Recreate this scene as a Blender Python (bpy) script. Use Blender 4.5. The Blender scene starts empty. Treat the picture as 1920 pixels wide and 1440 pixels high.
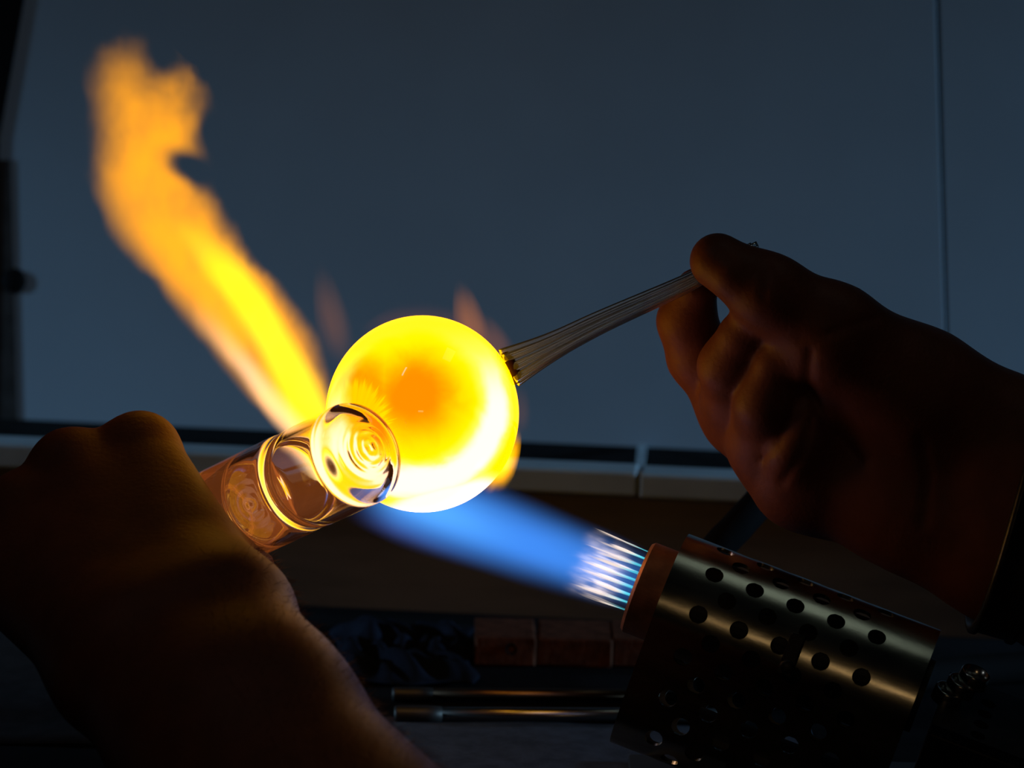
import bpy, bmesh, math, random
import numpy as np
from mathutils import Vector, Matrix

random.seed(7)
rng = np.random.default_rng(7)
S = bpy.context.scene
COL = S.collection
PI = math.pi

# ------------------------------------------------------------------ camera
PITCH = math.radians(10.0)
CAM_H = 0.337
FPX = 7200.0                                   # focal length for a 1920 px wide frame (135 mm)
cam_d = bpy.data.cameras.new('camera')
cam = bpy.data.objects.new('camera', cam_d); COL.objects.link(cam)
cam_d.sensor_width = 36; cam_d.lens = 135
cam_d.clip_start = 0.02; cam_d.clip_end = 50
cam_d.dof.use_dof = True
cam_d.dof.focus_distance = 1.192
cam_d.dof.aperture_fstop = 13
S.camera = cam
ROLL = math.radians(1.6)
_u = Vector((0, math.sin(PITCH), math.cos(PITCH))); _r = Vector((1, 0, 0))
CR = _r * math.cos(ROLL) + _u * math.sin(ROLL); CU = _u * math.cos(ROLL) - _r * math.sin(ROLL)
CF = Vector((0, math.cos(PITCH), -math.sin(PITCH)))
CL = Vector((0, -1.2, CAM_H))
cam.matrix_world = Matrix(((CR.x, CU.x, -CF.x, CL.x), (CR.y, CU.y, -CF.y, CL.y), (CR.z, CU.z, -CF.z, CL.z), (0, 0, 0, 1)))

def P(px, py, d):
    """a point of the place, d metres ahead of the photographer"""
    return CL + CF * d + CR * ((px - 960) / FPX * d) + CU * ((720 - py) / FPX * d)
def V(r, u, b):
    """direction: right, up, back (towards the photographer)"""
    return CR * r + CU * u - CF * b
def on_plane(px, py, p0, n):
    d = CF + CR * ((px - 960) / FPX) + CU * ((720 - py) / FPX)
    return CL + d * ((p0 - CL).dot(n) / d.dot(n))
def on_bench(px, py, z=0.0):
    return on_plane(px, py, Vector((0, 0, z)), Vector((0, 0, 1)))

# ------------------------------------------------------------------ world, lights, exposure
w = bpy.data.worlds.new('world'); S.world = w; w.use_nodes = True
bg = w.node_tree.nodes['Background']
bg.inputs[0].default_value = (0.35, 0.6, 1.0, 1); bg.inputs[1].default_value = 0.0009

def area(name, loc, target, sx, sy, power, col):
    l = bpy.data.lights.new(name, 'AREA'); l.shape = 'RECTANGLE'; l.size = sx; l.size_y = sy
    l.energy = power; l.color = col
    o = bpy.data.objects.new(name, l); COL.objects.link(o)
    o.location = loc
    o.rotation_euler = (Vector(target) - Vector(loc)).to_track_quat('-Z', 'Y').to_euler()
    return o
# cool lights added off both sides to brighten the wall; a strip lamp overhead
area('added_wall_light_west', (-1.6, 0.28, 0.245), (-1.6, 0.78, -0.555), 0.25, 0.06, 158, (0.42, 0.74, 1.0))
area('added_wall_light_east', (1.6, 0.08, 0.24), (1.6, 0.83, -0.41), 0.25, 0.08, 160, (0.42, 0.74, 1.0))
area('strip_lamp', (0.33, -0.02, 0.95), (0.07, 0.0, 0.1), 0.30, 0.13, 0.058, (0.85, 1.0, 0.85))
area('warm_lamp', (-0.045, -1.50, 0.47), (0.08, -0.05, 0.05), 0.16, 0.05, 0.15, (1.0, 0.62, 0.28))
area('spot_lamp', (-0.23, -0.30, 0.62), (-0.03, 0.0, 0.13), 0.016, 0.11, 0.035, (1.0, 1.0, 0.95))

S.view_settings.view_transform = 'Standard'; S.view_settings.look = 'None'
S.view_settings.exposure = 0.0; S.view_settings.gamma = 1.0
S.view_settings.use_curve_mapping = False
cy = S.cycles
cy.use_denoising = True
cy.max_bounces = 18; cy.transmission_bounces = 18; cy.glossy_bounces = 4; cy.diffuse_bounces = 2
cy.transparent_max_bounces = 48; cy.volume_bounces = 0
cy.sample_clamp_indirect = 3.0
cy.caustics_reflective = False; cy.caustics_refractive = True

# ------------------------------------------------------------------ helpers
def tag(o, label=None, cat=None, group=None, kind=None):
    if label: o['label'] = label
    if cat: o['category'] = cat
    if group: o['group'] = group
    if kind: o['kind'] = kind
    return o
def link(o, parent=None):
    COL.objects.link(o)
    if parent is not None: o.parent = parent
    return o
def empty(name, loc=(0, 0, 0), mat=None):
    o = bpy.data.objects.new(name, None); COL.objects.link(o); o.empty_display_size = 0.01
    if mat is not None: o.matrix_world = mat
    else: o.location = loc
    return o
def mesh_obj(name, verts, faces, mat=None, parent=None, smooth=True, normals=None):
    me = bpy.data.meshes.new(name)
    me.from_pydata([tuple(v) for v in verts], [], [tuple(f) for f in faces])
    me.update()
    me.polygons.foreach_set('use_smooth', [smooth] * len(me.polygons))
    if normals is not None:
        me.normals_split_custom_set_from_vertices([tuple(n) for n in normals])
    if mat: me.materials.append(mat)
    return link(bpy.data.objects.new(name, me), parent)
def bm_obj(name, bm, mat=None, parent=None, smooth=False):
    me = bpy.data.meshes.new(name)
    bmesh.ops.recalc_face_normals(bm, faces=bm.faces)
    bm.to_mesh(me); bm.free()
    me.polygons.foreach_set('use_smooth', [smooth] * len(me.polygons))
    if mat: me.materials.append(mat)
    return link(bpy.data.objects.new(name, me), parent)
def bevel(bm, w, seg=2):
    bmesh.ops.bevel(bm, geom=bm.edges[:] , offset=w, segments=seg, affect='EDGES', profile=0.5)
def box_bm(x0, x1, y0, y1, z0, z1, bev=0.0):
    bm = bmesh.new()
    bmesh.ops.create_cube(bm, size=1)
    for v in bm.verts:
        v.co = Vector((x0 if v.co.x < 0 else x1, y0 if v.co.y < 0 else y1, z0 if v.co.z < 0 else z1))
    if bev: bevel(bm, bev)
    return bm
def prism_bm(loop, thick_vec):
    """closed slab from a polygon loop and a thickness vector"""
    bm = bmesh.new()
    a = [bm.verts.new(p) for p in loop]; b = [bm.verts.new(Vector(p) + thick_vec) for p in loop]
    n = len(loop)
    bm.faces.new(a); bm.faces.new(b[::-1])
    for i in range(n): bm.faces.new((a[i], b[i], b[(i + 1) % n], a[(i + 1) % n]))
    return bm
def frame_mat(o, x, z):
    x = Vector(x).normalized(); z = Vector(z); z = (z - x * z.dot(x)).normalized(); y = z.cross(x)
    m = Matrix.Identity(4)
    for i in range(3):
        m[i][0] = x[i]; m[i][1] = y[i]; m[i][2] = z[i]; m[i][3] = o[i]
    return m
def lathe(profile, seg=64, close=False):
    """profile: list of (x along the axis, radius); x axis is the axis"""
    vs, fs, rings = [], [], []
    for (x, r) in profile:
        if r < 1e-7:
            rings.append([len(vs)]); vs.append((x, 0, 0))
        else:
            rings.append(list(range(len(vs), len(vs) + seg)))
            for k in range(seg):
                a = 2 * PI * k / seg; vs.append((x, r * math.cos(a), r * math.sin(a)))
    n = len(rings)
    for i in range(n if close else n - 1):
        A, B = rings[i], rings[(i + 1) % n]
        for k in range(seg):
            k2 = (k + 1) % seg
            if len(A) == 1 and len(B) == 1: continue
            if len(A) == 1: fs.append((A[0], B[k], B[k2]))
            elif len(B) == 1: fs.append((A[k], B[0], A[k2]))
            else: fs.append((A[k], B[k], B[k2], A[k2]))
    return vs, fs
def tube(pts, radii, seg=12, sy=None):
    """swept tube with closed ends; sy: depth radii for an elliptic section"""
    pts = [Vector(p) for p in pts]; vs, fs = [], []
    n = len(pts); up = None
    for i, p in enumerate(pts):
        t = (pts[min(i + 1, n - 1)] - pts[max(i - 1, 0)]).normalized()
        if up is None:
            up = Vector((0, 0, 1)) if abs(t.z) < .9 else Vector((0, 1, 0))
        b = t.cross(up).normalized(); up = b.cross(t).normalized()
        for k in range(seg):
            a = 2 * PI * k / seg
            vs.append(p + (b * math.cos(a) + up * math.sin(a)) * radii[i])
    for i in range(n - 1):
        for k in range(seg):
            k2 = (k + 1) % seg
            fs.append((i * seg + k, i * seg + k2, (i + 1) * seg + k2, (i + 1) * seg + k))
    c0 = len(vs); vs.append(pts[0]); c1 = len(vs); vs.append(pts[-1])
    for k in range(seg):
        k2 = (k + 1) % seg
        fs.append((c0, k2, k)); fs.append((c1, (n - 1) * seg + k, (n - 1) * seg + k2))
    return vs, fs
def catmull(pts, n=8):
    pts = [Vector(p) for p in pts]; out = []
    for i in range(len(pts) - 1):
        p0 = pts[max(i - 1, 0)]; p1 = pts[i]; p2 = pts[i + 1]; p3 = pts[min(i + 2, len(pts) - 1)]
        for k in range(n):
            t = k / n
            out.append(0.5 * ((2 * p1) + (p2 - p0) * t + (2 * p0 - 5 * p1 + 4 * p2 - p3) * t * t + (3 * p1 - p0 - 3 * p2 + p3) * t ** 3))
    out.append(pts[-1]); return out

# ------------------------------------------------------------------ materials
class NT:
    """small wrapper that writes node graphs as expressions"""
    def __init__(s, name):
        s.m = bpy.data.materials.new(name); s.m.use_nodes = True
        s.t = s.m.node_tree; s.t.nodes.clear(); s.out = s.t.nodes.new('ShaderNodeOutputMaterial')
    def n(s, typ, **kw):
        nd = s.t.nodes.new(typ)
        for k, v in kw.items(): setattr(nd, k, v)
        return nd
    def put(s, sock, v):
        if isinstance(v, bpy.types.NodeSocket): s.t.links.new(v, sock)
        elif v is not None:
            if hasattr(sock, 'default_value'):
                try: sock.default_value = v
                except Exception: sock.default_value = (*v, 1)
    def math(s, op, a, b=None, c=None, clamp=False):
        nd = s.n('ShaderNodeMath', operation=op, use_clamp=clamp)
        for i, v in enumerate((a, b, c)):
            if v is not None: s.put(nd.inputs[i], v)
        return nd.outputs[0]
    def add(s, a, b): return s.math('ADD', a, b)
    def sub(s, a, b): return s.math('SUBTRACT', a, b)
    def mul(s, a, b): return s.math('MULTIPLY', a, b)
    def vec(s, op, a, b=None):
        nd = s.n('ShaderNodeVectorMath', operation=op); s.put(nd.inputs[0], a)
        if b is not None: s.put(nd.inputs[1], b)
        return nd.outputs['Value'] if op in ('DOT_PRODUCT', 'LENGTH', 'DISTANCE') else nd.outputs[0]
    def smooth(s, v, a, b, lo=0.0, hi=1.0):
        nd = s.n('ShaderNodeMapRange', interpolation_type='SMOOTHSTEP')
        for i, x in enumerate((v, a, b, lo, hi)): s.put(nd.inputs[i], x)
        return nd.outputs[0]
    def obj(s): return s.n('ShaderNodeTexCoord').outputs['Object']
    def noise(s, vec, scale, detail=2.0, rough=0.5, dist=0.0):
        nd = s.n('ShaderNodeTexNoise')
        if vec is not None: s.put(nd.inputs['Vector'], vec)
        nd.inputs['Scale'].default_value = scale; nd.inputs['Detail'].default_value = detail
        nd.inputs['Roughness'].default_value = rough; nd.inputs['Distortion'].default_value = dist
        return nd.outputs['Fac']
    def curve(s, v, pts):
        nd = s.n('ShaderNodeFloatCurve'); c = nd.mapping.curves[0]
        c.points[0].location = pts[0]; c.points[1].location = pts[-1]
        for p in pts[1:-1]: c.points.new(*p)
        nd.mapping.update(); s.put(nd.inputs['Value'], v); return nd.outputs[0]
    def mixc(s, f, a, b):
        nd = s.n('ShaderNodeMix', data_type='RGBA'); s.put(nd.inputs[0], f)
        s.put(nd.inputs[6], a if isinstance(a, bpy.types.NodeSocket) else (*a, 1))
        s.put(nd.inputs[7], b if isinstance(b, bpy.types.NodeSocket) else (*b, 1)); return nd.outputs[2]
    def scalec(s, c, f):
        nd = s.n('ShaderNodeVectorMath', operation='SCALE'); s.put(nd.inputs[0], c); s.put(nd.inputs['Scale'], f); return nd.outputs[0]
    def sep(s, v):
        nd = s.n('ShaderNodeSeparateXYZ'); s.put(nd.inputs[0], v); return nd.outputs
    def comb(s, x, y, z):
        nd = s.n('ShaderNodeCombineXYZ')
        for i, v in enumerate((x, y, z)): s.put(nd.inputs[i], v)
        return nd.outputs[0]
    def done(s, surf=None, vol=None):
        if surf is not None: s.t.links.new(surf, s.out.inputs['Surface'])
        if vol is not None: s.t.links.new(vol, s.out.inputs['Volume'])
        return s.m

def pbr(name, col, rough=0.6, metal=0.0, var=0.25, scale=60.0, bump=0.0, bscale=None, stretch=(1, 1, 1), rvar=0.0, spec=0.5, aniso=0.0):
    k = NT(name); o = k.vec('MULTIPLY', k.obj(), stretch)
    nz = k.noise(o, scale, 4.0, 0.6)
    f = k.smooth(nz, 0.3, 0.7)
    a = tuple(c * (1 - var) for c in col); b = tuple(min(1, c * (1 + var)) for c in col)
    p = k.n('ShaderNodeBsdfPrincipled')
    k.put(p.inputs['Base Color'], k.mixc(f, a, b))
    p.inputs['Metallic'].default_value = metal
    p.inputs['Specular IOR Level'].default_value = spec
    p.inputs['Anisotropic'].default_value = aniso
    k.put(p.inputs['Roughness'], k.smooth(nz, 0.2, 0.8, max(0.02, rough - rvar), min(1, rough + rvar)))
    if bump:
        bn = k.n('ShaderNodeBump'); bn.inputs['Strength'].default_value = 0.5; bn.inputs['Distance'].default_value = bump
        k.put(bn.inputs['Height'], k.noise(o, bscale or scale * 4, 3.0)); k.put(p.inputs['Normal'], bn.outputs[0])
    return k.done(p.outputs[0])

M_wall = pbr('painted_sheet_metal', (0.20, 0.275, 0.37), 0.75, 0, 0.06, 6, spec=0.2)
M_black = pbr('black_rubber', (0.005, 0.005, 0.006), 0.85, 0, 0.2, 40, spec=0.03)
M_ledge = pbr('pale_metal_trim', (0.25, 0.33, 0.41), 0.6, 0, 0.12, 25, spec=0.2)
M_board = pbr('brown_board', (0.09, 0.078, 0.07), 0.85, 0, 0.18, 14, stretch=(1, 1, 6))
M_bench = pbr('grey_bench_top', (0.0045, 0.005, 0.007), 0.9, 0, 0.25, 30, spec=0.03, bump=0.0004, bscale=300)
M_skin = pbr('skin', (0.19, 0.054, 0.026), 0.55, 0, 0.12, 90, bump=0.00035, bscale=700, spec=0.35)
M_nail = pbr('nail', (0.45, 0.27, 0.2), 0.35, 0, 0.05, 60)
M_hair = pbr('arm_hair', (0.30, 0.12, 0.06), 0.5, 0, 0.2, 60)
M_steel = pbr('perforated_steel', (0.42, 0.42, 0.36), 0.23, 1.0, 0.25, 60, rvar=0.06, stretch=(0.4, 1, 1), bump=0.00005, bscale=500, aniso=0.0)
M_copper = pbr('copper_head', (0.50, 0.21, 0.11), 0.55, 0.6, 0.25, 120, bump=0.0001, bscale=900)
M_dark = pbr('dark_metal', (0.05, 0.05, 0.055), 0.45, 0.7, 0.3, 80)
M_blackiron = pbr('black_iron', (0.012, 0.012, 0.014), 0.5, 0.2, 0.3, 60)
M_chrome = pbr('bright_collar', (0.6, 0.62, 0.62), 0.22, 1.0, 0.1, 80)
M_brick = pbr('fire_brick', (0.055, 0.020, 0.012), 0.9, 0, 0.35, 180, spec=0.05, bump=0.0006, bscale=500)
M_rag = pbr('navy_rag', (0.004, 0.006, 0.013), 0.95, 0, 0.3, 90, spec=0.05, bump=0.0004, bscale=900)
M_rodmetal = pbr('brass_rod', (0.14, 0.09, 0.06), 0.3, 1.0, 0.15, 60, stretch=(0.2, 1, 1))
M_rodsteel = pbr('steel_rod', (0.26, 0.26, 0.26), 0.25, 1.0, 0.15, 60, stretch=(0.2, 1, 1))
M_leather = pbr('black_leather', (0.02, 0.017, 0.016), 0.35, 0, 0.3, 200, bump=0.0002, bscale=900)

def glass(name, col=(1, 1, 1), rough=0.0, ior=1.47):
    k = NT(name); g = k.n('ShaderNodeBsdfPrincipled')
    g.inputs['Base Color'].default_value = (*col, 1); g.inputs['Roughness'].default_value = rough
    g.inputs['IOR'].default_value = ior; g.inputs['Transmission Weight'].default_value = 1.0
    return k.done(g.outputs[0])
M_glass = glass('clear_glass', (1.0, 0.97, 0.94))
M_glowfill_glass = glass('glow_fill_glass', (1.0, 0.97, 0.94))          # clear glass with amber glow added in place of firelight in the tube
_e = M_glowfill_glass.node_tree.nodes.new('ShaderNodeEmission'); _e.inputs[0].default_value = (1.0, 0.24, 0.045, 1); _e.inputs[1].default_value = 2.6
M_glowfill_glass.node_tree.links.new(_e.outputs[0], M_glowfill_glass.node_tree.nodes['Material Output'].inputs['Volume'])
M_rodglass = glass('rod_glass', (0.9, 0.95, 1.0), 0.12)
M_rodglass.node_tree.nodes['Principled BSDF'].inputs['Transmission Weight'].default_value = 0.90

# ------------------------------------------------------------------ setting: back panels, ledge, board, bench
YAW = math.radians(-5.0)
wn = Vector((math.sin(YAW), -math.cos(YAW), 0)); wt = Vector((math.cos(YAW), math.sin(YAW), 0))   # panel normal (to the camera), tangent
W0 = Vector((0.05, 0.33, 0)); B0 = Vector((0.05, 0.205, 0))                     # a point of the back panel, a point of the back board
wp = lambda px, py, off=0.0: on_plane(px, py, W0 + wn * off, wn)
bp = lambda px, py, off=0.0: on_plane(px, py, B0 + wn * off, wn)
def zat(p, z): return Vector((p.x, p.y, z))
z_wall = wp(1100, 842).z
wall = tag(empty('wall_back', zat(W0, z_wall)), 'wide blue-grey sheet metal back wall of the work hood, two panels', kind='structure')
wall_mw = wall.matrix_world.copy(); wall.matrix_world = Matrix.Translation(zat(W0, z_wall))
def wall_panel(loop):
    off = zat(W0, z_wall)
    bm = prism_bm([p - off for p in loop], -wn * 0.006); bevel(bm, 0.0003, 2)
    return bm_obj('panel', bm, M_wall, wall)
L0 = wp(-420, -600); Lb = wp(-420, 842); R1 = wp(1775, 842); T1 = wp(1738, -600)
wall_panel([zat(Lb, z_wall), zat(wp(1780, 842), z_wall), T1, wp(-420, -600)])
wall_panel([zat(wp(1787, 842), z_wall), zat(wp(2500, 842), z_wall), wp(2500, -600), wp(1745, -600)])
bm = prism_bm([p - zat(W0, z_wall) for p in (zat(wp(-420, 842, -.012), z_wall - .01), zat(wp(2500, 842, -.012), z_wall - .01), wp(2500, -600, -.012), wp(-420, -600, -.012))], -wn * 0.004)
bm_obj('backing_sheet', bm, M_black, wall)

def slab_along(name, px0, px1, z0, z1, front, depth, mat, bev=0.0, kind='structure', label=None):
    """a horizontal rail along the back board; front: offset towards the camera"""
    a = bp(px0, 900); b = bp(px1, 900)
    loop = [zat(a, z0) + wn * front, zat(b, z0) + wn * front, zat(b, z1) + wn * front, zat(a, z1) + wn * front]
    c = sum(loop, Vector()) / 4
    bm = prism_bm([p - c for p in loop], -wn * depth)
    if bev: bevel(bm, bev)
    o = bm_obj(name, bm, mat); o.location = c
    return tag(o, label, kind=kind)
z_l0 = bp(1100, 922).z; z_l1 = bp(1100, 876).z
slab_along('trim_1', -420, 1196, z_l0, z_l1, 0.006, 0.018, M_ledge, 0.0012, label='pale metal ledge strip left of the joint, under the back wall')
slab_along('trim_2', 1199, 2500, z_l0 - .0004, z_l1 - .0004, 0.006, 0.018, M_ledge, 0.0012, label='pale metal ledge strip right of the joint, under the back wall')
slab_along('trim_3', -420, 2500, -0.002, z_l0, 0.0, 0.012, M_board, label='brown board below the pale ledge at the back of the bench')
# slot behind the ledge, its shade put in as a black sheet
a = bp(-420, 900); b = bp(2500, 900)
loop = [zat(a, z_l0 - 0.006) - wn * 0.013, zat(b, z_l0 - 0.006) - wn * 0.013, zat(b, z_l0 - 0.006) - wn * 0.135, zat(a, z_l0 - 0.006) - wn * 0.135]
c0 = sum(loop, Vector()) / 4
o = bm_obj('trim_4', prism_bm([p - c0 for p in loop], Vector((0, 0, -0.004))), M_black); o.location = c0
tag(o, 'black sheet standing for the shade in the slot between the pale ledge and the back wall', kind='structure')
# metal clip across the gap at the joint
ca = bp(1200, 880); q0 = zat(ca, z_l1) + wn * 0.004
cb = wp(1204, 838, 0.001)
loop = [q0 - wt * .0018, q0 + wt * .0018, zat(cb, z_wall + .003) + wt * .0018, zat(cb, z_wall + .003) - wt * .0018]
cc = sum(loop, Vector()) / 4
o = bm_obj('trim_5', prism_bm([p - cc for p in loop], Vector((0, 0, -0.001))), M_ledge); o.location = cc
tag(o, 'small metal clip bridging the dark gap at the ledge joint', kind='structure')
# left side: dark slanted hood edge, a dark strip in place of corner shade, and latch
pl = [wp(152, -600, .0008), wp(52, -40, .0008), wp(-2, 262, .0008), wp(-14, 842, .0008), wp(-430, 842, .0008), wp(-430, -600, .0008)]
cc = sum(pl, Vector()) / 6
o = bm_obj('wall_left', prism_bm([p - cc for p in pl], -wn * 0.012), M_black); o.location = cc
tag(o, 'black slanted hood side at the left edge', kind='structure')
pl = [wp(-200, 300, .0004), wp(20, 300, .0004), wp(34, 842, .0004), wp(-200, 842, .0004)]
cc = sum(pl, Vector()) / 4
o = bm_obj('trim_6', prism_bm([p - cc for p in pl], -wn * .018), M_dark); o.location = cc
tag(o, 'dark strip standing for corner shade at the left end of the back wall', kind='structure')
lt = wp(22, 528, .0018)
vs, fs = lathe([(0, 0), (0, .0045), (.001, .0062), (.003, .0062), (.0042, .0045), (.0045, 0)], 24)
latch = mesh_obj('latch_knob', vs, fs, M_black); latch.matrix_world = frame_mat(lt - wn * .0052, wn, (0, 0, 1))
tag(latch, 'round black knob on the dark strip at the left edge', 'knob')

# bench: top and front rail
bench = tag(empty('workbench', (0, 0.05, 0)), 'dark grey workbench top under the torch and hands', 'workbench')
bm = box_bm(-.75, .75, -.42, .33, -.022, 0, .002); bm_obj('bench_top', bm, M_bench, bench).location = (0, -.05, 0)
for sx in (-.68, .68):
    for sy in (-.36, .2):
        bm_obj('leg', box_bm(-.025, .025, -.025, .025, -.75, -.022, .002), M_blackiron, bench).location = (sx, sy - .05, 0)

# ------------------------------------------------------------------ implicit surface modelling (hands)
def seg_d(X, a, b, ra, rb):
    a = np.asarray(a, np.float32); b = np.asarray(b, np.float32); ab = b - a
    L = float(ab @ ab) + 1e-12
    h = np.clip(((X - a) @ ab) / L, 0, 1)
    return np.linalg.norm(X - a - h[..., None] * ab, axis=-1) - (ra + h * (rb - ra))
def smin(a, b, k):
    h = np.maximum(k - np.abs(a - b), 0) / k
    return np.minimum(a, b) - h * h * k * 0.25
def smax(a, b, k): return -smin(-a, -b, k)
def chain(X, pts, radii, k=.004):
    d = None
    for i in range(len(pts) - 1):
        e = seg_d(X, pts[i], pts[i + 1], radii[i], radii[i + 1])
        d = e if d is None else smin(d, e, k)
    return d
def surface_nets(f, lo, hi, h):
    lo = np.asarray(lo, np.float32); n = [int((hi[i] - lo[i]) / h) + 2 for i in range(3)]
    D = np.empty(n, np.float32)
    ys = lo[1] + h * np.arange(n[1], dtype=np.float32); zs = lo[2] + h * np.arange(n[2], dtype=np.float32)
    step = 24
    for i0 in range(0, n[0], step):
        xs = lo[0] + h * np.arange(i0, min(n[0], i0 + step), dtype=np.float32)
        G = np.stack(np.meshgrid(xs, ys, zs, indexing='ij'), -1)
        D[i0:i0 + len(xs)] = f(G)
    s = D < 0
    m = [c - 1 for c in n]
    acc = np.zeros((*m, 3), np.float32); cnt = np.zeros(m, np.float32)
    corner = [(i, j, k) for i in (0, 1) for j in (0, 1) for k in (0, 1)]
    for c1 in corner:
        for ax in range(3):
            if c1[ax]: continue
            c2 = list(c1); c2[ax] = 1
            A = D[c1[0]:c1[0] + m[0], c1[1]:c1[1] + m[1], c1[2]:c1[2] + m[2]]
            B = D[c2[0]:c2[0] + m[0], c2[1]:c2[1] + m[1], c2[2]:c2[2] + m[2]]
            x = (A < 0) != (B < 0)
            t = np.where(x, A / np.where(x, A - B, 1), 0)
            for q in range(3):
                acc[..., q] += np.where(x, c1[q] + (t if q == ax else 0), 0)
            cnt += x
    act = cnt > 0
    idx = -np.ones(m, np.int64); idx[act] = np.arange(act.sum())
    ijk = np.argwhere(act).astype(np.float32)
    verts = lo + h * (ijk + acc[act] / cnt[act][:, None])
    faces = []
    for ax in range(3):
        sl1 = [slice(None)] * 3; sl2 = [slice(None)] * 3
        sl1[ax] = slice(0, -1); sl2[ax] = slice(1, None)
        a = s[tuple(sl1)]; b = s[tuple(sl2)]
        e = np.argwhere(a != b)
        o1, o2 = [(1, 2), (2, 0), (0, 1)][ax]
        ok = (e[:, o1] > 0) & (e[:, o2] > 0) & (e[:, o1] < n[o1] - 1) & (e[:, o2] < n[o2] - 1)
        e = e[ok]
        ins = s[e[:, 0], e[:, 1], e[:, 2]]
        q = []
        for d1, d2 in ((0, 0), (-1, 0), (-1, -1), (0, -1)):
            g = e.copy(); g[:, o1] += d1; g[:, o2] += d2
            q.append(idx[g[:, 0], g[:, 1], g[:, 2]])
        q = np.stack(q, 1)
        q[~ins] = q[~ins][:, ::-1]
        faces.append(q)
    return verts, np.concatenate(faces)
def np3(p): return np.array([p[0], p[1], p[2]], np.float32)
def C(px, py, d): return np3(P(px, py, d))
def sdf_obj(name, f, pts, pad, h, mat, origin):
    A = np.array(pts); lo = A.min(0) - pad; hi = A.max(0) + pad
    v, q = surface_nets(f, lo, hi, h)
    o = np3(origin)
    ob = mesh_obj(name, (v - o).tolist(), q.tolist(), mat); ob.location = origin
    return ob, v
mm = 0.001

# ---- the hand on the right: palm to the camera, thumb and index finger pinching the rods
RH = dict(
    thumb=([C(1715, 745, 1.200), C(1560, 622, 1.188), C(1444, 549, 1.184), C(1346, 490, 1.187)], [17, 13.8, 10.4, 8.7]),
    index=([C(1385, 775, 1.226), C(1312, 668, 1.222), C(1288, 602, 1.217), C(1306, 543, 1.210)], [10.5, 9.6, 8.6, 6.8]),
    middle=([C(1455, 835, 1.226), C(1378, 745, 1.214), C(1366, 688, 1.202), C(1390, 632, 1.195)], [10.8, 9.8, 8.8, 7.8]),
    ring=([C(1505, 890, 1.224), C(1430, 835, 1.210), C(1434, 760, 1.196), C(1455, 688, 1.192)], [10, 9.4, 8.8, 7.8]),
    little=([C(1550, 945, 1.220), C(1490, 905, 1.208), C(1488, 845, 1.197), C(1515, 785, 1.195)], [9, 8.4, 7.6, 6.6]))
def right_hand(X):
    d = None
    for a, b, ra, rb in (
        (C(1715, 745, 1.203), C(1885, 838, 1.203), 20, 19.5), (C(1885, 838, 1.203), C(2620, 1250, 1.170), 19.5, 33),
        (C(1690, 945, 1.208), C(1860, 1030, 1.203), 17, 18.5), (C(1860, 1030, 1.203), C(2620, 1490, 1.170), 18.5, 32),
        (C(1870, 930, 1.202), C(2620, 1370, 1.170), 18, 33),
        (C(1560, 905, 1.208), C(1700, 950, 1.206), 15, 17.5), (C(1700, 800, 1.212), C(1385, 775, 1.224), 14, 10.5),
        (C(1720, 860, 1.212), C(1455, 835, 1.224), 14, 11), (C(1730, 900, 1.212), C(1505, 890, 1.222), 14, 10.5),
        (C(1715, 745, 1.198), C(1580, 660, 1.192), 19, 15), (C(1600, 800, 1.213), C(1720, 870, 1.208), 13, 15),
        (C(1525, 800, 1.208), C(1492, 905, 1.210), 11, 11), (C(1455, 760, 1.214), C(1500, 820, 1.212), 10, 11)):
        e = seg_d(X, a, b, ra * mm, rb * mm)
        d = e if d is None else smin(d, e, .014)
    fing = None
    for nme in ('index', 'middle', 'ring', 'little'):
        p, r = RH[nme]; e = chain(X, p, [x * mm for x in r], .005)
        fing = e if fing is None else smin(fing, e, .0016)
    d = smin(d, fing, .009)
    p, r = RH['thumb']; t = chain(X, p, [x * mm for x in r], .008)
    # a rounder pad on the thumb
    t = smin(t, seg_d(X, C(1372, 512, 1.181), C(1345, 488, 1.183), .0068, .0062), .004)
    d = smin(d, t, .007)
    # skin folds of the palm: shallow grooves pressed in along the palm's normal
    rel_ = X - np3(CL); dd = rel_ @ np3(CF)
    qx = 960 + FPX * (rel_ @ np3(CR)) / dd; qy = 720 - FPX * (rel_ @ np3(CU)) / dd
    front = np.clip((1.216 - dd) / .006, 0, 1)
    for pts, wd, amp in FOLDS:
        best = None
        for (x0, y0), (x1, y1) in zip(pts[:-1], pts[1:]):
            L2 = (x1 - x0) ** 2 + (y1 - y0) ** 2
            h = np.clip(((qx - x0) * (x1 - x0) + (qy - y0) * (y1 - y0)) / L2, 0, 1)
            e = (qx - x0 - h * (x1 - x0)) ** 2 + (qy - y0 - h * (y1 - y0)) ** 2
            best = e if best is None else np.minimum(best, e)
        d = d + amp * np.exp(-best / wd ** 2) * front
    return d
FOLDS = [([(1500, 636), (1540, 632), (1590, 612), (1640, 598)], 8, .0006), ([(1524, 775), (1505, 850), (1466, 905)], 8, .0007),
         ([(1478, 790), (1460, 832), (1430, 860)], 8, .0008), ([(1520, 660), (1515, 720), (1550, 800), (1620, 870)], 10, .0010),
         ([(1728, 820), (1740, 900), (1732, 980)], 10, .0005), ([(1440, 500), (1432, 560)], 7, .0006)]
base_r = P(1880, 930, 1.203)
rh, rv = sdf_obj('hand', right_hand, sum([v[0] for v in RH.values()], []) + [C(2600, 1250, 1.16), C(2600, 1470, 1.16)], .03, .00115, M_skin, base_r)
tag(rh, 'right hand, palm to the viewer, thumb and index finger pinching the thin glass rods', 'hand')
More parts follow.
